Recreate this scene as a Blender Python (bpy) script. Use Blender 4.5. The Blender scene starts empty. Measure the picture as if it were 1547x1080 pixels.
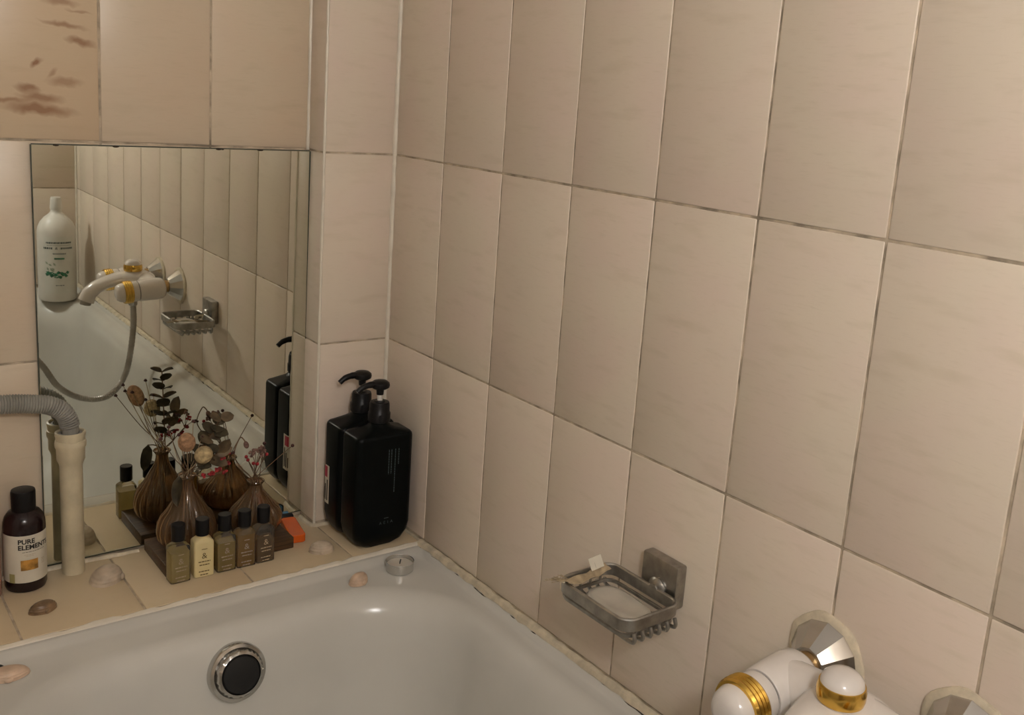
import bpy, bmesh, math, random
from mathutils import Vector, Matrix
random.seed(7)
R = math.radians
SC = bpy.context.scene
COL = SC.collection

# ------------------------------------------------------------------ camera, world, light, exposure
cam_d = bpy.data.cameras.new('camera'); cam = bpy.data.objects.new('camera', cam_d); COL.objects.link(cam)
cam.location = (-0.7918, -1.3932, 1.2844)
cam.rotation_euler = (R(78.3793), R(-4.3252), R(-38.5704))
cam_d.sensor_width = 36; cam_d.lens = 34.5816
cam_d.shift_x = -0.0432; cam_d.shift_y = -0.04985
cam_d.clip_start = 0.02
SC.camera = cam
SC.view_settings.view_transform = 'Standard'; SC.view_settings.look = 'None'
SC.view_settings.exposure = 0.0; SC.view_settings.gamma = 1.0; SC.view_settings.use_curve_mapping = False
w = bpy.data.worlds.new('world'); SC.world = w; w.use_nodes = True
w.node_tree.nodes['Background'].inputs[0].default_value = (0.05, 0.045, 0.04, 1)
w.node_tree.nodes['Background'].inputs[1].default_value = 0.3
LAMP_POS = (-0.78, -1.69, 1.60)
LAMP_E = 122.0
LAMP_COL = (1.0, 0.985, 0.985)

# ------------------------------------------------------------------ measures
LZ = 0.58            # ledge / tub rim height
Z0 = 0.88585         # a tile row joint
TH = 0.3005          # tile pitch
TW = 0.15
A0 = 0.1429          # first cut column on the right wall
PW = 0.1224          # pilaster width
DB = 0.0555          # depth of the back wall behind the pilaster face
YF = -1.827          # far wall
XL = -1.95           # left wall
CZ = 2.39            # ceiling

# ------------------------------------------------------------------ materials
MATS = {}
def mat(name, col, rough=0.5, metal=0.0, trans=0.0, ior=1.45, var=0.06, scale=30, bump=0.0, bscale=200, stretch=(1, 1, 1), rnd=0.0, coat=0.0, col2=None, sss=0.0):
    if name in MATS: return MATS[name]
    m = bpy.data.materials.new(name); m.use_nodes = True
    nt = m.node_tree; N = nt.nodes; L = nt.links; b = N['Principled BSDF']
    tc = N.new('ShaderNodeTexCoord'); mp = N.new('ShaderNodeMapping'); mp.inputs['Scale'].default_value = stretch
    if rnd:
        oi = N.new('ShaderNodeObjectInfo'); ad = N.new('ShaderNodeVectorMath'); ad.operation = 'ADD'
        mu = N.new('ShaderNodeMath'); mu.operation = 'MULTIPLY'; mu.inputs[1].default_value = 37.0
        L.new(oi.outputs['Random'], mu.inputs[0]); L.new(tc.outputs['Object'], ad.inputs[0]); L.new(mu.outputs[0], ad.inputs[1])
        L.new(ad.outputs[0], mp.inputs['Vector'])
    else:
        L.new(tc.outputs['Object'], mp.inputs['Vector'])
    no = N.new('ShaderNodeTexNoise'); no.inputs['Scale'].default_value = scale; no.inputs['Detail'].default_value = 5
    L.new(mp.outputs[0], no.inputs['Vector'])
    rp = N.new('ShaderNodeValToRGB'); L.new(no.outputs['Fac'], rp.inputs['Fac'])
    rp.color_ramp.elements[0].position = 0.33; rp.color_ramp.elements[1].position = 0.67
    c2 = col2 if col2 else tuple(max(0, c * (1 - 2 * var)) for c in col)
    rp.color_ramp.elements[0].color = (*c2, 1)
    rp.color_ramp.elements[1].color = (*[min(1, c * (1 + var)) for c in col], 1)
    L.new(rp.outputs[0], b.inputs['Base Color'])
    b.inputs['Roughness'].default_value = rough; b.inputs['Metallic'].default_value = metal
    b.inputs['Transmission Weight'].default_value = trans; b.inputs['IOR'].default_value = ior
    b.inputs['Coat Weight'].default_value = coat; b.inputs['Coat Roughness'].default_value = 0.1
    if sss:
        b.inputs['Subsurface Weight'].default_value = sss; b.inputs['Subsurface Radius'].default_value = (0.01, 0.006, 0.004)
    if bump:
        n2 = N.new('ShaderNodeTexNoise'); n2.inputs['Scale'].default_value = bscale; L.new(mp.outputs[0], n2.inputs['Vector'])
        bp = N.new('ShaderNodeBump'); bp.inputs['Strength'].default_value = bump; bp.inputs['Distance'].default_value = 0.001
        L.new(n2.outputs['Fac'], bp.inputs['Height']); L.new(bp.outputs[0], b.inputs['Normal'])
    MATS[name] = m
    return m

def tile_material(name, base, warm, streak, strokes=None):
    """Glazed ceramic: cream ground, soft blush clouds, fine horizontal streaks; optional brown brush strokes."""
    m = bpy.data.materials.new(name); m.use_nodes = True
    nt = m.node_tree; N = nt.nodes; L = nt.links; b = N['Principled BSDF']
    tc = N.new('ShaderNodeTexCoord'); oi = N.new('ShaderNodeObjectInfo')
    mu = N.new('ShaderNodeMath'); mu.operation = 'MULTIPLY'; mu.inputs[1].default_value = 53.0
    L.new(oi.outputs['Random'], mu.inputs[0])
    ad = N.new('ShaderNodeVectorMath'); ad.operation = 'ADD'; L.new(tc.outputs['Object'], ad.inputs[0]); L.new(mu.outputs[0], ad.inputs[1])
    def noise(sc, stretch, det=4):
        mp = N.new('ShaderNodeMapping'); mp.inputs['Scale'].default_value = stretch; L.new(ad.outputs[0], mp.inputs['Vector'])
        n = N.new('ShaderNodeTexNoise'); n.inputs['Scale'].default_value = sc; n.inputs['Detail'].default_value = det
        L.new(mp.outputs[0], n.inputs['Vector']); return n.outputs['Fac']
    def ramp(fac, p0, p1):
        r = N.new('ShaderNodeMapRange'); r.inputs[1].default_value = p0; r.inputs[2].default_value = p1; r.clamp = True
        L.new(fac, r.inputs[0]); return r.outputs[0]
    def mix(fac, a, bcol, k=1.0):
        x = N.new('ShaderNodeMix'); x.data_type = 'RGBA'
        mm = N.new('ShaderNodeMath'); mm.operation = 'MULTIPLY'; mm.inputs[1].default_value = k; L.new(fac, mm.inputs[0]); L.new(mm.outputs[0], x.inputs[0])
        if isinstance(a, tuple): x.inputs[6].default_value = (*a, 1)
        else: L.new(a, x.inputs[6])
        x.inputs[7].default_value = (*bcol, 1)
        return x.outputs[2]
    c = mix(ramp(noise(9, (1, 1, 1)), .4, .65), base, warm, .65)
    c = mix(ramp(noise(14, (1, 1, 5), 6), .55, .75), c, streak, .5)
    c = mix(ramp(noise(60, (1, 1, 9), 3), .55, .8), c, streak, .35)
    # slight tile to tile tint
    c = mix(oi.outputs['Random'], c, tuple(v * .95 for v in warm), .22)
    if strokes:
        wob = N.new('ShaderNodeTexNoise'); wob.inputs['Scale'].default_value = 60; L.new(ad.outputs[0], wob.inputs['Vector'])
        wv = N.new('ShaderNodeVectorMath'); wv.operation = 'SUBTRACT'; wv.inputs[1].default_value = (.5, .5, .5); L.new(wob.outputs['Color'], wv.inputs[0])
        ws = N.new('ShaderNodeVectorMath'); ws.operation = 'SCALE'; ws.inputs['Scale'].default_value = .012; L.new(wv.outputs[0], ws.inputs[0])
        pw = N.new('ShaderNodeVectorMath'); pw.operation = 'ADD'; L.new(tc.outputs['Object'], pw.inputs[0]); L.new(ws.outputs[0], pw.inputs[1])
        for (cx, cz, rx, rz, tilt, k) in strokes:
            mp = N.new('ShaderNodeMapping'); mp.vector_type = 'TEXTURE'
            mp.inputs['Location'].default_value = (cx, 0, cz); mp.inputs['Rotation'].default_value = (0, R(tilt), 0); mp.inputs['Scale'].default_value = (rx, 1, rz)
            L.new(pw.outputs[0], mp.inputs['Vector'])
            ln = N.new('ShaderNodeVectorMath'); ln.operation = 'LENGTH'; L.new(mp.outputs[0], ln.inputs[0])
            c = mix(ramp(ln.outputs['Value'], 1.15, .35), c, (.27, .135, .07), k)
    L.new(c, b.inputs['Base Color'])
    b.inputs['Roughness'].default_value = 0.33; b.inputs['IOR'].default_value = 1.45
    n2 = noise(25, (1, 1, 1), 2)
    bp = N.new('ShaderNodeBump'); bp.inputs['Strength'].default_value = 0.12; bp.inputs['Distance'].default_value = 0.002
    L.new(n2, bp.inputs['Height']); L.new(bp.outputs[0], b.inputs['Normal'])
    MATS[name] = m
    return m

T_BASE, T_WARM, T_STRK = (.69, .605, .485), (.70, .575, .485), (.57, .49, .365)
M_TILE = tile_material('glazed_tile', T_BASE, T_WARM, T_STRK)
px = 1 / 1113.0
def st(x, y, rx, ry, tilt, k=.75):     # brush strokes measured from the tile's lower right corner
    return (0.075 - (152 - x) * px, -0.150 + (213 - y) * px, rx * px, ry * px, tilt, k)
STROKES = [st(100, 14, 26, 6, 0, .6), st(125, 25, 18, 2.5, 5, .5), st(104, 45, 34, 4.5, 7, .7), st(126, 68, 22, 6.5, 8, .8),
           st(66, 103, 11, 5, -38, .95), st(88, 115, 11, 4, -45, .5), st(105, 127, 26, 7, 0, .55), st(55, 139, 18, 7, 6, .8),
           st(72, 152, 32, 8, 4, .75), st(68, 168, 52, 9, 4, .85), st(20, 157, 46, 4, 0, .7), st(1, 122, 6, 10, 0, .8)]
M_TILE_BROWN = tile_material('brush_stroke_tile', (.58, .465, .32), (.57, .435, .295), (.50, .385, .25), STROKES)
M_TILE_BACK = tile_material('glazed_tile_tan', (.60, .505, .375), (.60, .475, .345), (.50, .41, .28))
M_TILE_LEDGE = tile_material('glazed_tile_ledge', (.60, .49, .325), (.59, .455, .285), (.51, .405, .25))
M_GROUT = mat('grout', (.49, .405, .30), .9, var=.25, scale=40, bump=.4, bscale=400)
M_CAULK = mat('cream_caulk', (.62, .54, .40), .5, var=.12, scale=60, bump=.3, bscale=150)
M_TRIM = mat('cream_trim', (.72, .66, .55), .4, var=.05, scale=30)
M_PLASTER = mat('painted_plaster', (.62, .57, .50), .8, var=.04, scale=12, bump=.2)
M_CEIL = mat('ceiling_paint', (.72, .70, .66), .85, var=.03, scale=10, bump=.2)
M_FLOOR = mat('floor_tile', (.35, .31, .27), .4, var=.1, scale=8)
M_ENAMEL = mat('tub_enamel', (.57, .555, .505), .20, var=.03, scale=6)
M_CHROME = mat('chrome', (.55, .54, .52), .16, 1.0, var=.03)
M_STEEL = mat('satin_steel', (.40, .385, .355), .36, 1.0, var=.12, scale=80)
M_BLACKRUB = mat('black_rubber', (.008, .008, .008), .5, var=.1)
M_WHITEPL = mat('white_enamelled_metal', (.70, .65, .60), .22, var=.03, coat=.3)
M_GOLD = mat('polished_gold', (.72, .46, .10), .18, 1.0, var=.05)
M_BRASS = mat('dull_brass', (.42, .28, .13), .4, 1.0, var=.1)
M_HOSEMETAL = mat('metal_hose', (.42, .40, .37), .38, .8, var=.1)
M_BLACKPL = mat('black_plastic', (.0022, .0032, .0032), .33, ior=1.20, var=.1, scale=60)
M_BLACKCAP = mat('black_cap', (.006, .0055, .006), .38, ior=1.33, var=.1)
M_WHITE = mat('white_plastic', (.68, .66, .60), .35, var=.03)
M_PAPER = mat('label_paper', (.62, .57, .46), .55, var=.04)
M_INK = mat('black_ink', (.02, .018, .015), .6, var=.1)
M_GREYINK = mat('grey_print', (.06, .085, .09), .5, var=.1)
M_AMBERINK = mat('amber_print', (.42, .21, .04), .5, var=.3, scale=90)
M_OLIVEINK = mat('olive_print', (.33, .29, .12), .5, var=.1)
M_GREENINK = mat('green_print', (.04, .20, .11), .5, var=.35, scale=120)
M_PALEGREEN = mat('pale_green_print', (.30, .36, .28), .5, var=.2)
M_REDINK = mat('red_print', (.45, .03, .06), .5, var=.1)
M_PVC = mat('cream_pvc', (.56, .49, .34), .4, var=.1, scale=25)
M_GREYHOSE = mat('grey_corrugated_plastic', (.27, .26, .23), .5, var=.12, scale=40)
M_BROWNBOT = mat('dark_brown_plastic', (.014, .006, .007), .22, var=.1)
M_WOOD = mat('dark_stained_wood', (.075, .038, .015), .5, var=.3, scale=25, stretch=(1, 14, 14), bump=.3, bscale=40)
M_AMBER = mat('amber_glass', (.62, .42, .23), .07, 0, .92, 1.42, var=.08)
M_CLEAR = mat('clear_plastic', (.90, .87, .78), .06, 0, .96, 1.3, var=.02)
M_LIQ1 = mat('pale_yellow_liquid', (.74, .60, .24), .12, 0, .60, 1.33, var=.03)
M_LIQ2 = mat('cream_lotion', (.66, .55, .29), .4, var=.04, sss=.1)
M_LIQ3 = mat('straw_liquid', (.60, .44, .12), .12, 0, .60, 1.33, var=.03)
M_LIQ4 = mat('amber_liquid', (.50, .27, .03), .12, 0, .60, 1.33, var=.03)
M_LIQ5 = mat('brown_liquid', (.30, .15, .035), .12, 0, .60, 1.33, var=.03)
M_SHELL = mat('pale_shell', (.54, .44, .33), .45, var=.12, scale=50, bump=.2)
M_SHELLPINK = mat('peach_shell', (.62, .45, .32), .4, var=.12, scale=50, bump=.2)
M_SHELLBR = mat('brown_shell', (.24, .15, .08), .3, var=.3, scale=60, bump=.2)
M_WAX = mat('candle_wax', (.62, .58, .50), .4, var=.04, sss=.2)
M_ALU = mat('thin_aluminium', (.62, .61, .58), .25, .85, var=.05)
M_ORANGE = mat('orange_plastic', (.80, .13, .012), .25, trans=.12, var=.05)
M_BLUEPL = mat('blue_plastic', (.06, .16, .25), .4, var=.1)
M_SOAP = mat('white_soap', (.47, .43, .36), .3, var=.06, scale=40, sss=.15, bump=.2, bscale=60)
M_KRAFT = mat('tan_paper', (.42, .33, .21), .7, var=.15, scale=80)
M_EUC = mat('dark_eucalyptus', (.058, .045, .022), .6, var=.3, scale=60)
M_EUC2 = mat('grey_brown_leaf', (.135, .092, .048), .6, var=.3, scale=60)
M_STEMBR = mat('dried_stem', (.15, .085, .045), .7, var=.2)
M_STRAW = mat('straw_stem', (.40, .30, .18), .7, var=.2)
M_BUNPINK = mat('salmon_bunny_tail', (.42, .24, .13), .9, var=.2, scale=200, bump=.8, bscale=900)
M_BUNBEI = mat('beige_bunny_tail', (.50, .38, .20), .9, var=.2, scale=200, bump=.8, bscale=900)
M_BERRY = mat('dark_berry', (.06, .018, .015), .5, var=.2)
M_REDFLO = mat('red_flower', (.33, .02, .025), .7, var=.3, scale=150)
M_GREYFLO = mat('dusty_pink_flower', (.20, .11, .085), .8, var=.3, scale=150)
M_PINKBOT = mat('clear_pink_plastic', (.70, .42, .33), .1, 0, .6, 1.3, var=.05)
M_HAIRTIE = mat('dark_elastic', (.03, .028, .03), .7, var=.2)
M_DIRT = mat('dark_mildew', (.055, .042, .03), .9, var=.3, scale=90)
M_MIRROR = mat('mirror_glass', (.735, .745, .665), .012, 1.0, var=.0)
M_GLASSEDGE = mat('mirror_edge', (.05, .06, .045), .3, var=.1)

def em_mat(name, col, strength):
    m = bpy.data.materials.new(name); m.use_nodes = True
    b = m.node_tree.nodes['Principled BSDF']; b.inputs['Base Color'].default_value = (*col, 1)
    b.inputs['Emission Color'].default_value = (*col, 1); b.inputs['Emission Strength'].default_value = strength
    return m

# ------------------------------------------------------------------ object helpers
def link(o, parent=None):
    COL.objects.link(o)
    if parent: o.parent = parent
    return o
def finish(me, mt, smooth=True, ang=38):
    if mt: me.materials.append(mt)
    if smooth:
        me.shade_smooth(); me.set_sharp_from_angle(angle=R(ang))
def obj(name, geo, mt, parent=None, smooth=True, ang=38, loc=None, rot=None):
    if isinstance(geo, bmesh.types.BMesh):
        me = bpy.data.meshes.new(name); bmesh.ops.recalc_face_normals(geo, faces=geo.faces); geo.to_mesh(me); geo.free()
        finish(me, mt, smooth, ang)
    elif isinstance(geo, tuple):
        me = bpy.data.meshes.new(name); me.from_pydata(geo[0], [], geo[1]); me.update()
        bm = bmesh.new(); bm.from_mesh(me); bmesh.ops.recalc_face_normals(bm, faces=bm.faces); bm.to_mesh(me); bm.free()
        finish(me, mt, smooth, ang)
    else:
        me = geo
        if mt and not me.materials: me.materials.append(mt)
    o = bpy.data.objects.new(name, me); link(o, parent)
    if name in ('print', 'fine_print', 'leaf_print', 'frayed_fibres', 'tag_print'): o['kind'] = 'stuff'
    if loc: o.location = loc
    if rot: o.rotation_euler = rot
    return o
def tag(o, label=None, cat=None, group=None, kind=None):
    if label: o['label'] = label
    if cat: o['category'] = cat
    if group: o['group'] = group
    if kind: o['kind'] = kind
    return o
def thing(name, label, cat, loc=(0, 0, 0), rz=0, group=None):
    o = bpy.data.objects.new(name, None); link(o); o.location = loc; o.rotation_euler = (0, 0, rz); o.empty_display_size = .01
    return tag(o, label, cat, group)

def bx(bm, x0, x1, y0, y1, z0, z1, bev=0, seg=2):
    vs = [bm.verts.new((x, y, z)) for x in (x0, x1) for y in (y0, y1) for z in (z0, z1)]
    fs = [bm.faces.new([vs[i] for i in f]) for f in ((0, 1, 3, 2), (4, 6, 7, 5), (0, 4, 5, 1), (2, 3, 7, 6), (0, 2, 6, 4), (1, 5, 7, 3))]
    if bev:
        es = list({e for f in fs for e in f.edges})
        bmesh.ops.bevel(bm, geom=es, offset=bev, segments=seg, affect='EDGES', profile=.5)
    return bm
def box(x0, x1, y0, y1, z0, z1, bev=0, seg=2):
    bm = bmesh.new(); bx(bm, x0, x1, y0, y1, z0, z1, bev, seg); return bm
def lathe(prof, n=32, fn=None, cap=True):
    """prof: list of (r, z). fn(theta, r, z)->r for pleats."""
    V = []; F = []
    for (r, z) in prof:
        for i in range(n):
            t = 2 * math.pi * i / n; rr = fn(t, r, z) if fn else r
            V.append((rr * math.cos(t), rr * math.sin(t), z))
    for k in range(len(prof) - 1):
        for i in range(n):
            j = (i + 1) % n
            F.append((k * n + i, k * n + j, (k + 1) * n + j, (k + 1) * n + i))
    if cap:
        F.append(tuple(range(n - 1, -1, -1))); F.append(tuple(range((len(prof) - 1) * n, len(prof) * n)))
    return V, F
def frame_path(pts):
    P = [Vector(p) for p in pts]; out = []
    t0 = (P[1] - P[0]).normalized(); u = t0.orthogonal().normalized()
    for i, p in enumerate(P):
        t = (P[min(i + 1, len(P) - 1)] - P[max(i - 1, 0)]).normalized()
        u = (u - t * u.dot(t)).normalized(); out.append((p, t, u, t.cross(u)))
    return out
def tube(pts, rad, n=8, cap=True):
    V = []; F = []; fr = frame_path(pts)
    for i, (p, t, u, v) in enumerate(fr):
        r = rad[i] if isinstance(rad, (list, tuple)) else rad
        for k in range(n):
            a = 2 * math.pi * k / n; q = p + (u * math.cos(a) + v * math.sin(a)) * r; V.append(tuple(q))
    for i in range(len(pts) - 1):
        for k in range(n):
            j = (k + 1) % n; F.append((i * n + k, i * n + j, (i + 1) * n + j, (i + 1) * n + k))
    if cap:
        F.append(tuple(range(n - 1, -1, -1))); F.append(tuple(range((len(pts) - 1) * n, len(pts) * n)))
    return V, F
def catmull(pts, n=8):
    P = [Vector(p) for p in pts]; P = [P[0] * 2 - P[1]] + P + [P[-1] * 2 - P[-2]]; out = []
    for i in range(1, len(P) - 2):
        a, b, c, d = P[i - 1:i + 3]
        for k in range(n):
            t = k / n
            out.append(.5 * ((2 * b) + (c - a) * t + (2 * a - 5 * b + 4 * c - d) * t * t + (3 * b - a - 3 * c + d) * t ** 3))
    out.append(P[-2]); return [tuple(q) for q in out]
def merge(*geos):
    V = []; F = []
    for v, f in geos:
        o = len(V); V += list(v); F += [tuple(i + o for i in q) for q in f]
    return V, F
def xf(geo, mtx):
    return [tuple(mtx @ Vector(p)) for p in geo[0]], geo[1]
def moved(geo, d):
    return [(p[0] + d[0], p[1] + d[1], p[2] + d[2]) for p in geo[0]], geo[1]
def along(geo, a, b=None, d=None):
    """lay a z-axis geometry along direction d starting at a"""
    d = Vector(d) if d is not None else Vector(b) - Vector(a)
    q = Vector((0, 0, 1)).rotation_difference(d.normalized())
    return xf(geo, Matrix.Translation(a) @ q.to_matrix().to_4x4())
def ball(c, rx, ry=None, rz=None, nu=10, nv=7, d=None):
    ry = ry or rx; rz = rz or rx; pr = []
    V = []; F = []
    for k in range(nv + 1):
        ph = -math.pi / 2 + math.pi * (k + .02) / (nv + .04)
        for i in range(nu):
            t = 2 * math.pi * i / nu
            V.append((rx * math.cos(ph) * math.cos(t), ry * math.cos(ph) * math.sin(t), rz * math.sin(ph)))
    for k in range(nv):
        for i in range(nu):
            j = (i + 1) % nu; F.append((k * nu + i, k * nu + j, (k + 1) * nu + j, (k + 1) * nu + i))
    F.append(tuple(range(nu - 1, -1, -1))); F.append(tuple(range(nv * nu, (nv + 1) * nu)))
    return along((V, F), c, d=d or (0, 0, 1))
def leaf_geo(c, d, up, L, Wd, cup=.15, th=.0006):
    """a small rounded leaf with thickness, from c along d"""
    d = Vector(d).normalized(); up = Vector(up); s = d.cross(up).normalized(); n = s.cross(d)
    rows = 6; V = []; F = []
    for sd in (1, -1):
        for i in range(rows + 1):
            t = i / rows; wv = Wd * .5 * math.sqrt(max(0.0, 1 - (2 * t - 1) ** 2)) * (1.05 - .25 * t) + .0004
            for j in (-1, 0, 1):
                q = Vector(c) + d * (L * t) + s * (j * wv) + n * (cup * L * (abs(j) * .35 - (2 * t - 1) ** 2 * .5) + sd * th)
                V.append(tuple(q))
    m = (rows + 1) * 3
    for i in range(rows):
        for j in range(2):
            a = i * 3 + j; F.append((a, a + 1, a + 4, a + 3)); F.append((m + a + 3, m + a + 4, m + a + 1, m + a))
    ring = [i * 3 for i in range(rows + 1)] + [rows * 3 + 1] + [i * 3 + 2 for i in range(rows, -1, -1)] + [1]
    for k in range(len(ring)):
        a, b = ring[k], ring[(k + 1) % len(ring)]; F.append((b, a, a + m, b + m))
    return V, F
def rrect(x0, x1, y0, y1, r, n=10):
    pts = []
    for (cx, cy, a0) in ((x1 - r, y1 - r, 0), (x0 + r, y1 - r, 90), (x0 + r, y0 + r, 180), (x1 - r, y0 + r, 270)):
        for i in range(n + 1):
            a = R(a0 + 90 * i / n); pts.append((cx + r * math.cos(a), cy + r * math.sin(a)))
    return pts
def loft(loops, cap0=True, cap1=True):
    n = len(loops[0]); V = [p for l in loops for p in l]; F = []
    for k in range(len(loops) - 1):
        for i in range(n):
            j = (i + 1) % n; F.append((k * n + i, k * n + j, (k + 1) * n + j, (k + 1) * n + i))
    if cap0: F.append(tuple(range(n - 1, -1, -1)))
    if cap1: F.append(tuple(range((len(loops) - 1) * n, len(loops) * n)))
    return V, F
def rbody(levels, n=6):
    """levels: (halfx, halfy, r, z)"""
    return loft([[(x, y, z) for x, y in rrect(-hx, hx, -hy, hy, r, n)] for hx, hy, r, z in levels])
def text_geo(s, size, bold=0.0, spacing=1.0):
    cu = bpy.data.curves.new('text', 'FONT'); cu.body = s; cu.size = size; cu.align_x = 'CENTER'; cu.align_y = 'CENTER'; cu.offset = bold; cu.space_character = spacing
    cu.resolution_u = 3
    o = bpy.data.objects.new('text', cu); COL.objects.link(o)
    me = bpy.data.meshes.new_from_object(o.evaluated_get(bpy.context.evaluated_depsgraph_get()))
    V = [tuple(v.co) for v in me.vertices]; F = [tuple(p.vertices) for p in me.polygons]
    bpy.data.objects.remove(o); bpy.data.curves.remove(cu); bpy.data.meshes.remove(me)
    return V, F
def quad(x0, x1, y0, y1, nx=6):
    V = []; F = []
    for i in range(nx + 1):
        x = x0 + (x1 - x0) * i / nx; V += [(x, y0, 0), (x, y1, 0)]
    for i in range(nx): F.append((2 * i, 2 * i + 2, 2 * i + 3, 2 * i + 1))
    return V, F
def on_cyl(geo, r, th0, z0):
    """flat print (x,y) onto a cylinder facing -Y turned by th0 (towards +X)"""
    V = []
    for x, y, _ in geo[0]:
        t = th0 + x / r; V.append((r * math.sin(t), -r * math.cos(t), z0 + y))
    return V, geo[1]
def on_front(geo, y, x0=0, z0=0):
    return [(x0 + p[0], y, z0 + p[1]) for p in geo[0]], geo[1]
def on_left(geo, x, y0=0, z0=0):     # a print read from the -X side
    return [(x, y0 - p[0], z0 + p[1]) for p in geo[0]], geo[1]
def bars(rows, x0=0, lh=.004, h=.0012, gap=.0009):
    """rows of short dashes, standing for print too small to read; rows = list of total widths"""
    rr = random.Random(len(rows) * 31 + int(sum(rows) * 1e5)); gs = []
    for k, wd in enumerate(rows):
        x = x0 - wd / 2; e = x0 + wd / 2; y = -k * lh
        while x < e - .0006:
            l = min(rr.uniform(.0016, .0045), e - x); gs.append(quad(x, x + l, y - h / 2, y + h / 2, 1)); x += l + gap
    return merge(*gs)

# ------------------------------------------------------------------ the room shell
def struct(name, geo, mt): return tag(obj(name, geo, mt, smooth=False), kind='structure')
GR = 0.0011      # the grout lies this far behind the tile faces
wall_right = struct('wall_right', box(GR, .12, YF - .1, .15, 0, CZ), M_GROUT)
wall_back = struct('wall_back', box(XL, .0, DB + GR, .2, 0, CZ), M_GROUT)
wall_pilaster = struct('wall_pilaster', box(-PW + GR, GR, GR, DB + .01, 0, CZ), M_GROUT)
wall_far = struct('wall_far', box(XL, GR, YF - .1, YF - GR, 0, CZ), M_GROUT)
struct('wall_left', box(XL - .1, XL, YF - .1, .2, 0, CZ), M_PLASTER)
struct('floor', box(XL, 0, YF, DB, -.05, 0), M_FLOOR)
struct('ceiling', box(XL - .1, .12, YF - .1, .2, CZ, CZ + .05), M_CEIL)
wall_ledge = struct('wall_ledge', box(XL, GR, -.136, DB + GR, 0, LZ - GR - .0002), M_GROUT)

GAP = .0028; TT = .007; tcache = {}
def tile(parent, ax, a0, a1, b0, b1, face, mt, gap=GAP):
    """a bevelled tile; ax: 'x' faces -X at X=face, 'y' faces -Y, 'Y' faces +Y, 'z' faces up; a: horizontal span, b: vertical (or depth) span"""
    wa, wb = abs(a1 - a0) - gap, abs(b1 - b0) - gap
    key = (ax, round(wa, 4), round(wb, 4), mt.name)
    if key not in tcache:
        h, t = .5, TT / 2
        dims = {'x': (t, wa * h, wb * h), 'y': (wa * h, t, wb * h), 'Y': (wa * h, t, wb * h), 'z': (wa * h, wb * h, t)}[ax]
        bm = box(-dims[0], dims[0], -dims[1], dims[1], -dims[2], dims[2], .0011, 2)
        me = bpy.data.meshes.new('tile'); bm.to_mesh(me); bm.free(); finish(me, mt, True, 50); tcache[key] = me
    o = bpy.data.objects.new('tile', tcache[key]); link(o, parent)
    ca, cb, t = (a0 + a1) / 2, (b0 + b1) / 2, TT / 2
    j = random.uniform(-.0003, .0003)
    o.location = {'x': (face + t + j, ca, cb), 'y': (ca, face + t + j, cb), 'Y': (ca, face - t + j, cb), 'z': (ca, cb, face - t)}[ax]
    return o
rows = [Z0 + TH * k for k in range(-1, 6)]
ycols = [0.0] + [-A0 - TW * k for k in range(12)] + [YF]
for r in range(6):
    for c in range(len(ycols) - 1): tile(wall_right, 'x', ycols[c], ycols[c + 1], rows[r], rows[r + 1], 0.0, M_TILE)
    tile(wall_pilaster, 'y', -PW, 0.0, rows[r], rows[r + 1], 0.0, M_TILE)
    tile(wall_pilaster, 'x', 0.0, DB, rows[r], rows[r + 1], -PW, M_TILE)
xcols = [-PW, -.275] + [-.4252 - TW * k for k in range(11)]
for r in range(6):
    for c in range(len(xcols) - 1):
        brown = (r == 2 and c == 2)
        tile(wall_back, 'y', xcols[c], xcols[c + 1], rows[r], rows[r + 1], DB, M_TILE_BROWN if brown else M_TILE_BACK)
fcols = [0.0] + [-TW * k for k in range(1, 8)]
for r in range(6):
    for c in range(len(fcols) - 1): tile(wall_far, 'Y', fcols[c], fcols[c + 1], rows[r], rows[r + 1], YF, M_TILE)
lcols = [0.0, -.1185, -.277, -.4265] + [-.575 - TW * k for k in range(9)] + [XL]
for c in range(len(lcols) - 1):
    tile(wall_ledge, 'z', lcols[c], lcols[c + 1], -.134, 0.0 if c == 0 else DB - .002, LZ, M_TILE_LEDGE)

for c in range(len(lcols) - 1):
    if lcols[c] < -.72:
        for z0_, z1_ in ((0.0, .276), (.276, LZ - .007)): tile(wall_ledge, 'y', lcols[c], lcols[c + 1], z0_, z1_, -.1371, M_TILE_BACK)

def bead(pts, r, mt, name, jit=.0006, n=8, seed=1):
    rr = random.Random(seed); P = catmull(pts, 1) if len(pts) > 60 else pts
    Q = []; rad = []
    for k in range(len(P) - 1):
        a, b = Vector(P[k]), Vector(P[k + 1]); m = max(2, int((b - a).length / .012))
        for i in range(m): Q.append(tuple(a.lerp(b, i / m) + Vector([rr.uniform(-jit, jit) for _ in range(3)]))); rad.append(r * rr.uniform(.8, 1.2))
    Q.append(P[-1]); rad.append(r)
    return tag(obj(name, tube(Q, rad, n), mt), kind='structure')
bead([(-.0015, -.0015, LZ), (-.0015, -.0015, CZ)], .0040, M_TRIM, 'trim_1', .0002)              # inner corner
bead([(-PW + .0008, .0008, LZ), (-PW + .0008, .0008, CZ)], .0024, M_TRIM, 'trim_2', .0002)      # outer corner of the pilaster
bead([(-PW - .001, DB - .001, 1.186), (-PW - .001, DB - .001, CZ)], .0030, M_TRIM, 'trim_3', .0002)
bead([(-.0015, YF + .0015, LZ), (-.0015, YF + .0015, CZ)], .0036, M_TRIM, 'trim_4', .0002)      # far corner
bead([(-.003, -.139, LZ - .001), (-.003, YF + .01, LZ - .001)], .0075, M_CAULK, 'trim_5', .0011, seed=3)     # tub to right wall
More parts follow.
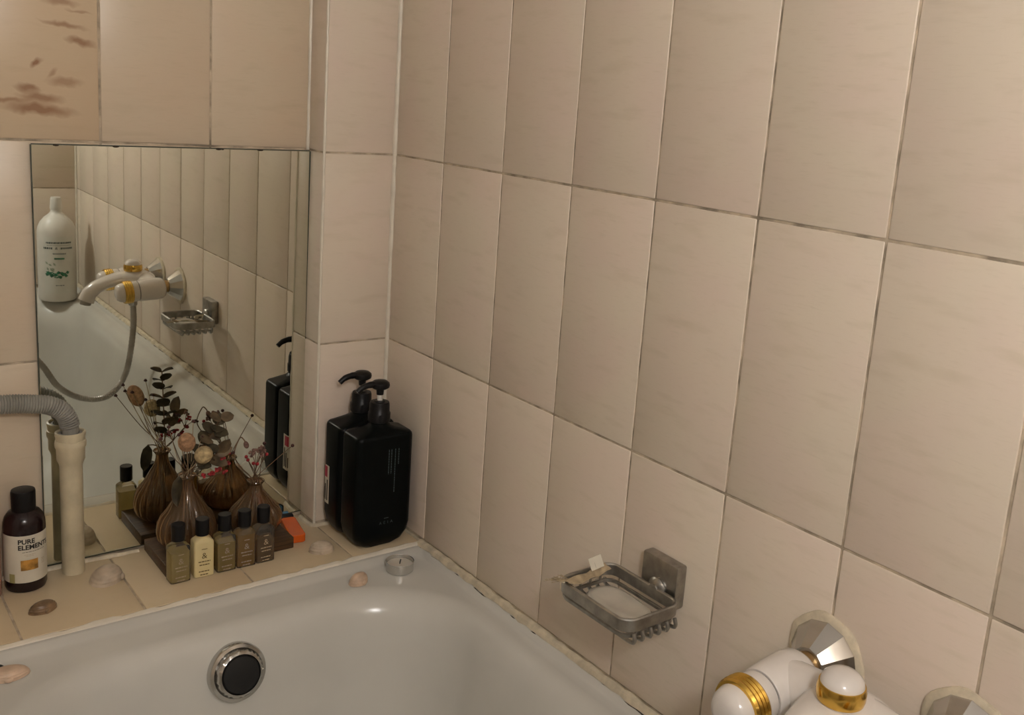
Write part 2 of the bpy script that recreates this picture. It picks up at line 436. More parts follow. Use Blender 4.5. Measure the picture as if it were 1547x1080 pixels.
bead([(-.72, -.1375, LZ - .0045), (-.30, -.1375, LZ - .0045), (-.001, -.1375, LZ - .0035)], .0062, M_TRIM, 'trim_6', .0009, seed=4)   # ledge front
bead([(-1.0, .043, LZ), (-.385, .0425, LZ)], .0040, M_CAULK, 'trim_7', .0012, seed=5)                  # below the mirror
bead([(-.128, .040, LZ), (-.1265, .001, LZ), (-.120, -.004, LZ), (-.01, -.004, LZ)], .0042, M_CAULK, 'trim_8', .0010, seed=6)
bead([(-.001, -.003, LZ), (-.001, -.137, LZ)], .0030, M_CAULK, 'trim_9', .0008, seed=9)

bead([(-.0108, -.150, LZ - .0030), (-.0108, YF + .02, LZ - .0030)], .0011, M_DIRT, 'trim_10', .0008, 6, seed=11)
# ------------------------------------------------------------------ mirror
MIR_N = Vector((math.sin(R(.3695)), -1.0, math.sin(R(-.4648)))).normalized()
mirror = thing('wall_mirror', 'frameless rectangular mirror fixed to the tiled wall behind the ledge', 'mirror', (-.317, .0472, .8845))
q = Vector((0, -1, 0)).rotation_difference(MIR_N); mirror.rotation_euler = q.to_euler()
MW, MH = .1945, .2985
roll = Matrix.Rotation(R(-.35), 4, 'Y')
glass = box(-MW, MW, 0, .0035, -MH, MH, .0005, 1); bmesh.ops.transform(glass, matrix=roll, verts=glass.verts)
obj('glass', glass, M_MIRROR, mirror, smooth=False)
edge = bmesh.new()
for b4 in ((-MW - .0012, -MW - .0001, -MH, MH), (MW + .0001, MW + .0030, -MH, MH), (-MW, MW, MH + .0001, MH + .0013), (-MW, MW, -MH - .0012, -MH - .0001)):
    bx(edge, b4[0], b4[1], .0004, .0034, b4[2], b4[3])
bmesh.ops.transform(edge, matrix=roll, verts=edge.verts)
obj('dark_edge', edge, M_GLASSEDGE, mirror, smooth=False)
rr = random.Random(5)
for k, x in enumerate((-.165, -.09, .052, .058, .115)):
    g = ball((0, 0, 0), rr.uniform(.002, .005), .0008, rr.uniform(.0008, .0015), 8, 5)
    obj('worn_spot', xf(moved(g, (x, -.0002, MH - .0003)), roll), M_DIRT, mirror)

# ------------------------------------------------------------------ bathtub
tub = thing('bathtub', 'white enamelled built-in bathtub along the long tiled wall', 'bathtub', (-.352, -.98, 0))
def tub_loop(x0, x1, y0, y1, r, z, n=14): return [(x + .352, y + .98, z) for x, y in rrect(x0, x1, y0, y1, r, n)]
X0, X1, Y0, Y1 = -.705, -.0015, YF + .003, -.1375
RZ = .569
L_ = [tub_loop(X0, X1, Y0, Y1, .006, 0), tub_loop(X0, X1, Y0, Y1, .006, RZ), tub_loop(X0 + .002, X1 - .002, Y0 + .002, Y1 - .002, .006, RZ + .0075),
      tub_loop(X0 + .006, X1 - .006, Y0 + .006, Y1 - .006, .01, RZ + .0095), tub_loop(X0 + .012, X1 - .011, Y0 + .012, Y1 - .012, .014, RZ + .0090),
      tub_loop(X0 + .018, X1 - .015, Y0 + .018, Y1 - .020, .02, RZ + .003), tub_loop(X0 + .024, X1 - .018, Y0 + .024, Y1 - .027, .03, RZ + .0005)]
IX0, IX1, IY0, IY1 = -.645, -.028, -1.735, -.196
for s, dz, r in ((0, -.0005, .16), (.007, -.002, .158), (.015, -.006, .155), (.023, -.014, .152), (.029, -.026, .15), (.034, -.045, .15), (.040, -.085, .15),
                 (.050, -.15, .15), (.062, -.22, .15), (.078, -.30, .15), (.095, -.345, .15), (.12, -.378, .14), (.15, -.396, .13), (.19, -.404, .10)):
    k = 1.0 + max(0, s - .03) * 3.0
    L_.append(tub_loop(IX0 + s, IX1 - s, IY0 + s * (1.6 if s > .03 else 1), IY1 - s * k if s > .03 else IY1 - s, r, RZ + dz))
obj('basin', loft(L_, True, True), M_ENAMEL, tub, ang=60)
# overflow on the sloping end wall
oc = Vector((-.341, -.2395, .515)); od = Vector((0, -.965, .262)).normalized()
def at_over(g): return moved(along(g, oc, d=od), (.352, .98, 0))
obj('overflow_flange', at_over(lathe([(.0385, -.012), (.0385, .002), (.0370, .0045), (.0330, .0055), (.0315, .004), (.030, .001)], 40)), M_CHROME, tub)
obj('overflow_ring', at_over(lathe([(.0310, 0), (.0310, .010), (.0295, .0135), (.0262, .0150), (.0250, .013), (.0245, .010)], 60, fn=lambda t, r, z: r * (1 + .022 * (1 if math.sin(30 * t) > 0 else -1)) if .008 < z < .0145 else r)), M_CHROME, tub)
obj('overflow_plug', at_over(lathe([(.0252, .004), (.0252, .0135), (.0235, .0158), (.012, .0168), (.001, .017)], 36)), M_BLACKRUB, tub)
obj('drain', moved(lathe([(.036, 0), (.036, .003), (.030, .004), (.026, .002), (.001, .002)], 32), (.012, .62, RZ - .4038)), M_CHROME, tub)

# ------------------------------------------------------------------ bath mixer on the right wall
FY, FZ = -.968, .770
mix_ = thing('bath_mixer_tap', 'white bath mixer tap with gold rings on two handles and a top knob', 'tap', (0, FY, FZ))
for s in (1, -1):
    y = .075 * s
    def ax(g): return moved(along(g, (0, 0, 0), d=(-1, 0, 0)), (0, y, 0))
    def ax2(g): return moved(along(g, (0, 0, 0), d=(-1, 0, -.075)), (0, y, 0))
    obj('caulk_ring', moved(ax(lathe([(.0445, 0), (.0440, .003), (.0405, .005), (.030, .005)], 36, fn=lambda t, r, z: r * (1 + .025 * math.sin(2 * t + s) + .02 * math.sin(7 * t)))), (-.0003, 0, 0)), M_CAULK, mix_)
    obj('escutcheon', ax(lathe([(.0375, .003), (.0385, .005), (.0375, .007), (.0185, .031), (.0165, .0315)], 12)), M_CHROME, mix_, ang=15)
    obj('inlet_nut', ax(lathe([(.0135, .026), (.0145, .030), (.0145, .038), (.0135, .042)], 24)), M_BRASS, mix_)
    obj('valve_body', ax2(lathe([(.012, .037), (.0200, .0395), (.0250, .046), (.0265, .058), (.0262, .080), (.0250, .0975), (.0240, .0990)], 36)), M_WHITEPL, mix_)
    obj('handle_collar', ax2(lathe([(.0220, .0985), (.0220, .1005)], 32)), M_BLACKCAP, mix_)
    h = obj('handle', ax2(lathe([(.0232, .1005), (.0244, .1035), (.0242, .112), (.0230, .116), (.0230, .134), (.0212, .142), (.0172, .1475), (.011, .1500), (.001, .1505)], 40)), M_WHITEPL, mix_)
    obj('gold_ring', ax2(lathe([(.0226, .1140), (.0258, .1142), (.0272, .1165), (.0261, .1188), (.0276, .1211), (.0265, .1234), (.0277, .1257), (.0266, .1280), (.0273, .1303), (.0258, .1332), (.0226, .1335)], 48)), M_GOLD, h)
# body between the valves and the spout
sp = [(-.048, .0), (-.066, .005), (-.090, .008), (-.120, .0085), (-.150, .0010), (-.173, -.0100), (-.1880, -.024), (-.1955, -.042)]
loops = []
for k, (x, z) in enumerate(sp):
    a = sp[min(k + 1, len(sp) - 1)]; b = sp[max(k - 1, 0)]; t = Vector((a[0] - b[0], 0, a[1] - b[1])).normalized(); nrm = Vector((-t.z, 0, t.x)); nrm = nrm if nrm.z > 0 else -nrm
    hw = [.040, .043, .037, .029, .0235, .0205, .0185, .0175][k]; hh = [.019, .0230, .0205, .0160, .0145, .0155, .0170, .0185][k]
    loops.append([tuple(Vector((x, 0, z)) + nrm * (hh * math.sin(2 * math.pi * i / 24)) + Vector((0, hw * math.cos(2 * math.pi * i / 24), 0))) for i in range(24)])
obj('spout', loft(loops), M_WHITEPL, mix_)
obj('crossbar', along(lathe([(.020, 0), (.0225, .02), (.0250, .05), (.026, .075), (.0250, .10), (.0225, .13), (.020, .15)], 28), (-.066, -.075, 0), d=(0, 1, 0)), M_WHITEPL, mix_)
tipd = Vector((-.2, 0, -1)).normalized()
obj('aerator', along(lathe([(.0125, -.006), (.0125, .004), (.011, .0055), (.009, .004)], 24), Vector((-.1960, 0, -.046)), d=tipd), M_STEEL, mix_)
kn = obj('diverter_knob', moved(lathe([(.0150, .018), (.0175, .0225), (.0192, .0265), (.0196, .031), (.0192, .043), (.0180, .0470), (.0135, .0515), (.007, .0535), (.001, .0540)], 40), (-.088, 0, 0)), M_WHITEPL, mix_)
obj('gold_ring', moved(lathe([(.0191, .0265), (.0205, .0268), (.0215, .0305), (.0215, .0375), (.0203, .0420), (.0188, .0423)], 44), (-.088, 0, 0)), M_GOLD, kn)
obj('hose_outlet', moved(lathe([(.010, -.044), (.0115, -.043), (.0115, -.03), (.013, -.027), (.013, -.018)], 24), (-.088, 0, 0)), M_CHROME, mix_)

hp = catmull([(-.0885, FY, .728), (-.089, -.966, .65), (-.108, -.96, .545), (-.150, -.95, .494), (-.205, -.95, .492), (-.262, -.95, .528), (-.308, -.955, .600), (-.40, -.98, .68), (-.52, -1.02, .70), (-.62, -1.06, .63), (-.672, -1.085, .583)], 24)
rad = [.0072 + (.0005 if i % 2 else -.0005) for i in range(len(hp))]
hose = thing('shower_hose', 'grey metal shower hose looping down from the white mixer tap', 'hose', (-.0885, FY, .728))
obj('hose', moved(tube(hp, rad, 10), (.0885, -FY, -.728)), M_HOSEMETAL, hose)
obj('hose_nut', lathe([(.009, -.018), (.0102, -.016), (.0102, -.004), (.009, -.002)], 20), M_CHROME, hose)
hs = thing('hand_shower', 'white hand shower lying on the outer bathtub rim', 'hand shower', (-.672, -1.09, RZ + .0005))
obj('handle', tube([(0, 0, .013), (-.003, -.05, .013), (-.004, -.12, .014), (-.004, -.16, .018)], [.009, .011, .012, .013], 16), M_WHITEPL, hs)
obj('shower_head', along(lathe([(.012, 0), (.026, .006), (.030, .012), (.030, .018), (.027, .020)], 28), (-.004, -.175, .027), d=(0, 0, -1)), M_WHITEPL, hs)

# ------------------------------------------------------------------ soap dish on the right wall
DX0, DX1, DY0, DY1, DZ = -.107, -.020, -.719, -.598, .745
dish = thing('soap_dish', 'satin steel wire soap dish on a square wall plate', 'soap dish', (0, -.672, DZ))
oy = .672
def dl(g): return moved(g, (0, oy, -DZ))
bm = box(-.0165, -.0002, -.030, .027, -.0135, .0395, .0030, 2); obj('wall_plate', bm, M_STEEL, dish)
obj('pivot', along(lathe([(.0125, 0), (.0135, .0055), (.0110, .0085), (.0070, .0100), (.0070, .0120)], 24), (-.0125, -.002, .004), d=(-1, 0, -.10)), M_STEEL, dish)
def ring(x0, x1, y0, y1, r, z, hh, th):
    o = rrect(x0, x1, y0, y1, r, 6); i = rrect(x0 + th, x1 - th, y0 + th, y1 - th, max(r - th, .002), 6); n = len(o); e = min(th, hh) * .3
    lp = [[(x, y, z - hh) for x, y in o], [(x, y, z + hh - e) for x, y in o], [(x + (a - x) * .3, y + (b - y) * .3, z + hh) for (x, y), (a, b) in zip(o, i)],
          [(x + (a - x) * .7, y + (b - y) * .7, z + hh) for (x, y), (a, b) in zip(o, i)], [(x, y, z + hh - e) for x, y in i], [(x, y, z - hh) for x, y in i]]
    V, F = loft(lp, False, False); m = 5 * n
    F += [(k, m + k, m + (k + 1) % n, (k + 1) % n) for k in range(n)]
    return V, F
obj('rim', dl(ring(DX0, DX1, DY0, DY1, .018, DZ, .0072, .0046)), M_STEEL, dish)
obj('lower_rim', dl(ring(DX0 + .003, DX1 - .003, DY0 + .003, DY1 - .003, .016, DZ - .0135, .0022, .003)), M_STEEL, dish)
for k in range(4):
    x = DX0 + .020 + k * .0155
    for y in (DY0 + .0042, DY1 - .0042): obj('post', dl(tube([(x, y, DZ - .004), (x, y, DZ - .0155)], .0018, 6)), M_STEEL, dish)
for k in range(6):
    x = DX0 + .013 + k * .0125
    obj('wire', dl(tube(catmull([(x, DY0 + .001, DZ - .009), (x, DY0 - .0015, DZ - .0165), (x, DY0 + .004, DZ - .0205), (x, DY0 + .03, DZ - .0205), (x, DY1 - .03, DZ - .0205), (x, DY1 - .006, DZ - .0195), (x, DY1 - .0025, DZ - .012)], 4), .0023, 8)), M_STEEL, dish)
# the worn soap and the paper scrap
soap = thing('soap_bar', 'thin worn white soap bar lying in the steel wire dish', 'soap', (-.062, -.662, DZ - .0182), 0)
V = []; F = []; n = 40
def soap_ring(sc, z, w=1):
    return [(math.cos(t) * sc * (.030 - .004 * math.cos(2 * t) * w + .003 * math.sin(t)), math.sin(t) * sc * (.044 + .002 * math.cos(3 * t)), z + .0035 * (math.sin(t) * sc) ** 2) for t in [2 * math.pi * i / n for i in range(n)]]
obj('bar', loft([soap_ring(.80, 0), soap_ring(.96, .002), soap_ring(1.0, .005), soap_ring(.95, .0080), soap_ring(.80, .0092), soap_ring(.45, .0075), soap_ring(.1, .0068)]), M_SOAP, soap, ang=70)
scrap = thing('paper_scrap', 'crumpled tan paper scrap with a white tag on the soap dish corner', 'paper', (-.062, -.607, DZ + .0062))
def sheet(fn, nu=10, nv=5, th=.0004):
    V = []; F = []
    for s in (0, 1):
        for i in range(nu + 1):
            for j in range(nv + 1):
                x, y, z = fn(i / nu, j / nv); V.append((x, y, z + s * th))
    m = (nu + 1) * (nv + 1)
    for i in range(nu):
        for j in range(nv):
            a = i * (nv + 1) + j; b = a + nv + 1
            F.append((a, b, b + 1, a + 1)); F.append((m + a, m + a + 1, m + b + 1, m + b))
    for i in range(nu):
        for j in (0, nv):
            a = i * (nv + 1) + j; b = a + nv + 1; F.append((a, b, b + m, a + m))
    for j in range(nv):
        for i in (0, nu):
            a = i * (nv + 1) + j; F.append((a, a + 1, a + 1 + m, a + m))
    return V, F
obj('tan_strip', sheet(lambda u, v: (-.046 + .074 * u, -.004 - .012 * v + .006 * u - .004 * math.sin(5 * u), .001 + .0035 * math.sin(6 * u + 2 * v) ** 2 - .006 * u * v)), M_KRAFT, scrap)
tg = obj('white_tag', sheet(lambda u, v: (-.004 + .019 * u, .001 - .008 * v, .004 + .0115 * (1 - v) + .002 * u)), M_PAPER, scrap)
obj('tag_print', merge(*[sheet(lambda u, v, k=k: (.003 + .003 * k + .0018 * u, -.0025 - .0040 * v, .0042 + .0115 * (.62 - .5 * v)), 2, 2, .0003) for k in range(3)]), M_INK, tg)
rr = random.Random(3)
obj('frayed_fibres', merge(*[tube([(-.040 + rr.uniform(-.004, .004), -.006, .002), (-.05 + rr.uniform(-.010, .006), -.004 + rr.uniform(-.008, .006), .003 + rr.uniform(0, .006)), (-.056 + rr.uniform(-.012, .006), -.004 + rr.uniform(-.012, .01), .002 + rr.uniform(-.003, .008))], .0004, 4) for _ in range(16)]), M_KRAFT, scrap)

# ------------------------------------------------------------------ black pump bottles
def pump_bottle(loc, label, sticker):
    t = thing('pump_bottle', label, 'bottle', loc, 0)
    hx, hy = .0490, .0282
    b = obj('body', rbody([(hx - .030, hy - .016, .012, 0), (hx - .018, hy - .009, .016, .0022), (hx - .008, hy - .0035, .016, .0095), (hx - .002, hy - .001, .0125, .022), (hx, hy, .0105, .036), (hx, hy, .0105, .1800),
                           (hx - .0008, hy - .0006, .0105, .1838), (hx - .0030, hy - .0022, .0100, .1864), (hx - .0065, hy - .0050, .010, .1878), (.024, .0200, .0140, .1930), (.0180, .0170, .0155, .1965), (.0152, .0152, .0150, .2000), (.0150, .0150, .0149, .2035)], 8), M_BLACKPL, t, ang=30)
    obj('collar', lathe([(.0150, .2025), (.0172, .2035), (.0172, .2160), (.0158, .2180), (.0155, .2300), (.0145, .2335), (.009, .2340), (.008, .236)], 32, fn=lambda a, r, z: r * (1 + .012 * (math.sin(28 * a))) if .2035 <= z <= .217 else r), M_BLACKCAP, t)
    obj('pump_stem', lathe([(.0042, .234), (.0042, .249)], 16), M_WHITE, t)
    h = obj('pump_head', lathe([(.0055, .245), (.0060, .2535), (.0105, .2545), (.0140, .2570), (.0148, .2605), (.0140, .2640), (.0105, .2668), (.004, .2680), (.001, .2682)], 28), M_BLACKCAP, t)
    obj('nozzle', tube(catmull([(-.006, 0, .2615), (-.018, .0005, .2620), (-.030, .001, .2590), (-.0385, .0015, .2525)], 5), [.0052] * 6 + [.0047] * 5 + [.0042] * 5, 12), M_BLACKCAP, h)
    if sticker:
        lb = obj('sticker', on_cyl_side(hx, hy), M_PAPER, t)
        obj('red_mark', side_patch(hx, hy, .22, .80, .094, .112, .00075), M_REDINK, lb)
        for k in range(3): obj('print', side_patch(hx, hy, .15 + .25 * k, .30 + .25 * k, .055, .090 - .008 * k, .00075), M_INK, lb)
    else:
        f = -hy - .0003
        vt = merge(*[moved(xf(bars([wd], 0, .003, .0012, .0008), Matrix.Rotation(R(-90), 4, 'Z')), (x, y, 0)) for x, wd, y in ((.0255, .026, 0), (.0195, .072, -.023), (.0130, .040, -.007), (.0085, .040, -.007))])
        obj('print', on_front(vt, f, -.004, .150), M_GREYINK, b)
        lg = merge(*[moved(text_geo(ch, .0065), (x, 0, 0)) for ch, x in zip('AƐIA', (-.010, -.003, .003, .0095))], moved(quad(-.004, .004, -.0005, .0005), (0, .0075, 0)))
        obj('print', on_front(lg, f, .004, .043), M_GREYINK, b)
    return t
def side_patch(hx, hy, u0, u1, z0, z1, off=.0004):
    # patch that starts on the narrow -X face and wraps round the (-X, +Y) edge
    rc = .0105; L0, L1 = -.012, rc * math.pi / 2 * .75; n = 14; V = []
    for i in range(n + 1):
        l = L0 + (L1 - L0) * (u0 + (u1 - u0) * i / n)
        if l < 0: x, y = -hx - off, hy - rc + l
        else:
            a = math.pi - l / rc; x, y = -hx + rc + (rc + off) * math.cos(a), hy - rc + (rc + off) * math.sin(a)
        V += [(x, y, z0), (x, y, z1)]
    return V, [(2 * i, 2 * i + 2, 2 * i + 3, 2 * i + 1) for i in range(n)]
def on_cyl_side(hx, hy): return side_patch(hx, hy, 0, 1, .050, .114, .0004)
pump_bottle((-.0665, -.0425, LZ), 'black pump bottle with a white and red sticker, close against the tiled pilaster', True)
pump_bottle((-.0655, -.0992, LZ), 'black pump bottle with small printed text, on the ledge edge before its twin', False)

# ------------------------------------------------------------------ white bottle on the far tub corner
wb = thing('lotion_bottle', 'tall white bottle with green leaf label, on the far tub corner, seen mirrored', 'bottle', (-.092, -1.690, RZ + .0005))
wr = .0525
b = obj('body', lathe([(.046, 0), (.051, .003), (wr, .010), (wr, .205), (.0505, .218), (.044, .234), (.033, .248), (.0215, .257), (.0155, .264), (.0150, .273)], 40), M_WHITE, wb)
obj('cap', lathe([(.0160, .272), (.0165, .274), (.0145, .303), (.0130, .3075), (.001, .308)], 32, fn=lambda a, r, z: r * (1 + .01 * math.sin(36 * a)) if z < .305 else r), M_WHITE, wb)
def on_cyl_back(geo, r, th0, z0):   # faces +Y (towards the mirror)
    return [(-r * math.sin(th0 + x / r), r * math.cos(th0 + x / r), z0 + y) for x, y, _ in geo[0]], geo[1]
T0 = R(6)
def big(g): return [(x * 1.3, y * 1.08, z) for x, y, z in g[0]], g[1]
lab = obj('label', on_cyl_back(quad(-.043, .043, -.085, .085, 18), wr + .0003, T0, .112), mat('white_label', (.66, .66, .60), .5, var=.03), wb)
rr = random.Random(8)
obj('print', on_cyl_back(big(merge(moved(bars([.055], 0, .006, .0045, .001), (0, .062, 0)), moved(bars([.028, ], -.016, .006, .005, .001), (0, .047, 0)), moved(text_geo('&', .010), (.006, .047, 0)), moved(bars([.020], .024, .006, .005, .001), (0, .047, 0)),
     moved(bars([.028], 0, .006, .003, .001), (0, .032, 0)), moved(quad(-.026, .026, -.0004, .0004), (0, .055, 0)), moved(bars([.018], 0, .006, .002, .001), (0, -.056, 0)))), wr + .0007, T0, .112), M_GREYINK, lab)
obj('print', on_cyl_back(moved(quad(-.014, .014, -.0025, .0025), (0, .020, 0)), wr + .0007, T0, .112), M_GREENINK, lab)
lv = []
for k in range(15):
    a = rr.uniform(-.5, .5); x = -.028 + k * .004; y = -.028 + rr.uniform(-.006, .008); L = rr.uniform(.011, .017)
    d = Vector((math.cos(a), math.sin(a))); s = Vector((-d.y, d.x)); P = [Vector((x, y)), Vector((x, y)) + d * L * .5 + s * .0055, Vector((x, y)) + d * L, Vector((x, y)) + d * L * .5 - s * .0055]
    lv.append(([(p.x, p.y, 0) for p in P], [(0, 1, 2, 3)]))
obj('leaf_print', on_cyl_back(merge(*lv), wr + .0007, T0, .112), M_GREENINK, lab)
lv2 = []
for k in range(7):
    x = .012 + rr.uniform(-.004, .02); y = -.008 + rr.uniform(-.012, .014); a = rr.uniform(.3, 1.3); d = Vector((math.cos(a), math.sin(a))); s = Vector((-d.y, d.x)); L = .012
    P = [Vector((x, y)), Vector((x, y)) + d * L * .5 + s * .003, Vector((x, y)) + d * L, Vector((x, y)) + d * L * .5 - s * .003]
    lv2.append(([(p.x, p.y, 0) for p in P], [(0, 1, 2, 3)]))
obj('leaf_print', on_cyl_back(merge(*lv2), wr + .0006, T0, .112), M_PALEGREEN, lab)

# ------------------------------------------------------------------ brown shampoo bottle
bb = thing('shampoo_bottle', 'round dark brown bottle with cream PURE ELEMENTS label beside the standpipe', 'bottle', (-.5425, .0125, LZ))
br = .0262
obj('body', lathe([(.0215, 0), (.0245, .0012), (br, .006), (br, .090), (.0258, .0965), (.0240, .1035), (.0200, .1095), (.0150, .1125), (.0135, .114)], 40), M_BROWNBOT, bb)
obj('cap', lathe([(.0145, .1115), (.0150, .1125), (.0152, .1385), (.0145, .1405), (.0128, .1410), (.001, .1410)], 36), M_BLACKCAP, bb)
TB = R(2)
lab = obj('label', on_cyl(quad(-.048, .048, -.034, .034, 26), br + .0003, TB, .050), M_PAPER, bb)
def left_at(g, x0, y): m = min(p[0] for p in g[0]); return moved(g, (x0 - m, y, 0))
obj('lettering', on_cyl(merge(left_at(text_geo('PURE', .0092, .0003), -.0140, .0253), left_at(text_geo('ELEMENTS', .0092, .0003), -.0140, .0170), moved(bars([.030], 0, .002, .0006, .0006), (.006, .0105, 0))), br + .0007, TB, .050), M_INK, lab)
obj('amber_print', on_cyl(moved(quad(-.0135, .0085, -.0075, .0075), (0.002, -.0085, 0)), br + .0007, TB, .050), M_AMBERINK, lab)
obj('fine_print', on_cyl(merge(moved(bars([.014, .010], 0, .002, .0005, .0006), (0, .0065, 0)), moved(bars([.006] * 4, 0, .0022, .0006, .0005), (.0185, -.004, 0))), br + .0007, TB, .050), M_KRAFT, lab)
obj('colour_patch', on_cyl(moved(quad(-.004, .004, -.0065, .0065), (-.0235, -.0275, 0)), br + .0007, TB, .050), M_OLIVEINK, lab)
# bottle cut by the picture edge
pb = thing('pink_bottle', 'clear pink bottle with a pale label beside the brown shampoo bottle', 'bottle', (-.6010, .0065, LZ))
obj('body', rbody([(.025, .018, .012, 0), (.0272, .0195, .013, .004), (.0272, .0195, .013, .128), (.024, .017, .0125, .138), (.014, .013, .0125, .146), (.012, .012, .0118, .148)], 6), M_PINKBOT, pb)
obj('cap', lathe([(.0128, .148), (.0128, .172), (.0115, .174), (.001, .174)], 28), M_WHITE, pb)
lab = obj('label', on_front(quad(-.0145, .0145, -.045, .045), -.0199, 0, .064), M_PAPER, pb)
obj('red_mark', on_front(lathe([(.005, 0), (.001, 0)], 20, cap=True), 0, 0, 0) if False else on_front(quad(.004, .014, -.004, .004), -.0202, 0, .088), M_REDINK, lab)

# ------------------------------------------------------------------ standpipe and drain hose
sp_ = thing('standpipe', 'upright cream plastic drain pipe standing on the ledge before the mirror', 'pipe', (-.4795, .0235, LZ))
prf = [(.0148, 0), (.0148, .160), (.0156, .164), (.0182, .170), (.0184, .186), (.0200, .189), (.0205, .194), (.0196, .198), (.0186, .1985), (.0190, .203), (.0198, .2055), (.0196, .2095), (.0175, .2105), (.0160, .2095), (.0155, .19), (.0125, .17), (.0125, .05)]
obj('pipe', lathe(prf, 40), M_PVC, sp_)
obj('rubber_seal', lathe([(.0158, .2020), (.0158, .2075), (.0120, .2085), (.0115, .2020)], 32), M_GREYHOSE, sp_)
ch = thing('drain_hose', 'grey corrugated drain hose bending into the top of the cream standpipe', 'hose', (-.4795, .0235, LZ + .19))
hp = catmull([(-.4790, .0235, .780), (-.4800, .0235, .800), (-.4880, .0232, .8195), (-.5045, .0228, .8310), (-.5245, .0225, .8358), (-.5640, .0215, .8405), (-.66, .015, .843), (-.78, .004, .835), (-.88, -.010, .790), (-.930, -.06, .74), (-.955, -.14, .68), (-.965, -.185, .58), (-.97, -.19, .40), (-.97, -.19, .20), (-.97, -.20, .016)], 30)
fr = []; acc = 0; dense = []
for k in range(len(hp) - 1):
    a, b2 = Vector(hp[k]), Vector(hp[k + 1]); dense.append((a, acc)); acc += (b2 - a).length
pitch = .0034; pts = []; rd = []
L = 0; idx = 0
cum = [0]
for k in range(len(hp) - 1): cum.append(cum[-1] + (Vector(hp[k + 1]) - Vector(hp[k])).length)
while L < cum[-1]:
    while cum[idx + 1] < L: idx += 1
    f = (L - cum[idx]) / max(1e-9, cum[idx + 1] - cum[idx]); pts.append(tuple(Vector(hp[idx]).lerp(Vector(hp[idx + 1]), f)))
    s = len(rd) % 2
    rd.append(.0110 if L < .018 else (.0134 if s else .0118)); L += pitch / 2
obj('hose', moved(tube(pts, rd, 14), (.4795, -.0235, -LZ - .19)), M_GREYHOSE, ch, ang=70)

# ------------------------------------------------------------------ wooden board, mini bottles
board = tag(obj('wooden_board', box(-.097, .097, -.0505, .0505, 0, .0180, .0012, 2), M_WOOD, loc=(-.2802, -.0085, LZ)), 'dark stained wooden board on the ledge under the two amber vases', 'board')
def mini(loc, label, liquid, level, printmat, rz, opaque=False):
    t = thing('mini_bottle', label, 'bottle', loc, rz, 'mini bottles lined up before the wooden board')
    hx, hy = .0140, .0112
    b = obj('body', rbody([(hx - .002, hy - .002, .002, 0), (hx, hy, .003, .0015), (hx, hy, .003, .0520), (hx - .001, hy - .001, .003, .0545), (.0095, .0090, .0045, .0575), (.0078, .0078, .0076, .0590), (.0078, .0078, .0076, .0630)], 5), liquid if opaque else M_CLEAR, t)
    if not opaque:
        i = .0014
        obj('liquid', rbody([(hx - i - .001, hy - i - .001, .002, .0016), (hx - i, hy - i, .002, .0030), (hx - i, hy - i, .002, level)], 4), liquid, t)
    obj('cap', lathe([(.0088, .0618), (.0094, .0624), (.0094, .0855), (.0088, .0862), (.001, .0862)], 28), M_BLACKCAP, t)
    f = -hy - .0003
    obj('print', on_front(merge(moved(text_geo('&', .0125), (0, .033, 0)), moved(quad(-.004, .004, -.0005, .0005), (0, .0435, 0)), moved(bars([.017, .014, .0, .016, .012], 0, .0050, .0016, .0006), (0, .0245, 0))), f), printmat, b)
    return t
MY = -.0728
mini((-.3645, MY - .002, LZ), 'clear mini bottle of pale yellow liquid, end of the row by the board corner', M_LIQ1, .046, M_KRAFT, R(2))
mini((-.3300, MY, LZ), 'opaque cream mini lotion bottle with brown print and black cap', M_LIQ2, .05, mat('brown_print', (.13, .085, .03), .6), R(-3), True)
mini((-.2975, MY, LZ), 'clear mini bottle of straw coloured liquid beside the cream one', M_LIQ3, .045, M_KRAFT, R(0))
mini((-.2680, MY - .0005, LZ), 'mini bottle full of amber liquid between two clearer ones', M_LIQ4, .051, M_KRAFT, R(-2))
mini((-.2388, MY, LZ), 'mini bottle of brown liquid, clear above, nearest the orange lighter', M_LIQ5, .037, M_KRAFT, R(1))

# ------------------------------------------------------------------ vases
def vase(loc, h, label, rmax, neck):
    def pro(inner):
        i = .0014 if inner else 0
        b = .058 if h > .1 else .046
        return [(rmax * .62 - i, 0 + i), (rmax * .80 - i, .004 + i), (rmax * .95 - i, .014), (rmax - i, .026), (rmax * .965 - i, b * .66), (rmax * .86 - i, b * .85), (rmax * .70 - i, b), (rmax * .52 - i, b + (h - b) * .28), (neck * 1.25 - i, b + (h - b) * .58), (neck - i, b + (h - b) * .78), (neck * 1.0 - i, h - .006), (neck * 1.32 - i, h - .0012)]
    def pleat(t, r, z):
        k = max(0.0, min(1.0, (z - .001) / .008)) * max(0.0, min(1.0, ((.070 if h > .1 else .062) - z) / .022))
        return r * (1 + k * (.12 * abs(math.sin(11 * t + .4 * math.sin(3 * t))) + .02 * math.sin(5 * t) - .05))
    o = thing('glass_vase', label, 'vase', loc)
    V1, F1 = lathe(pro(False), 176, pleat, cap=False); V2, F2 = lathe(list(reversed(pro(True))), 176, pleat, cap=False)
    n = 176; m = len(V1); V = V1 + V2; F = F1 + [tuple(i + m for i in f) for f in F2]
    top = (len(pro(False)) - 1) * n
    for i in range(n):
        j = (i + 1) % n; F.append((top + i, top + j, m + j, m + i))
    F.append(tuple(range(n - 1, -1, -1))); last = m + top; F.append(tuple(last + i for i in range(n)))
    obj('glass', (V, F), M_AMBER, o, ang=60)
    obj('lip', moved(lathe([(neck * 1.30, 0), (neck * 1.42, .001), (neck * 1.36, .0022), (neck * 1.22, .0020), (neck * 1.2, .0004)], 40), (0, 0, h - .0012)), M_AMBER, o)
    return o
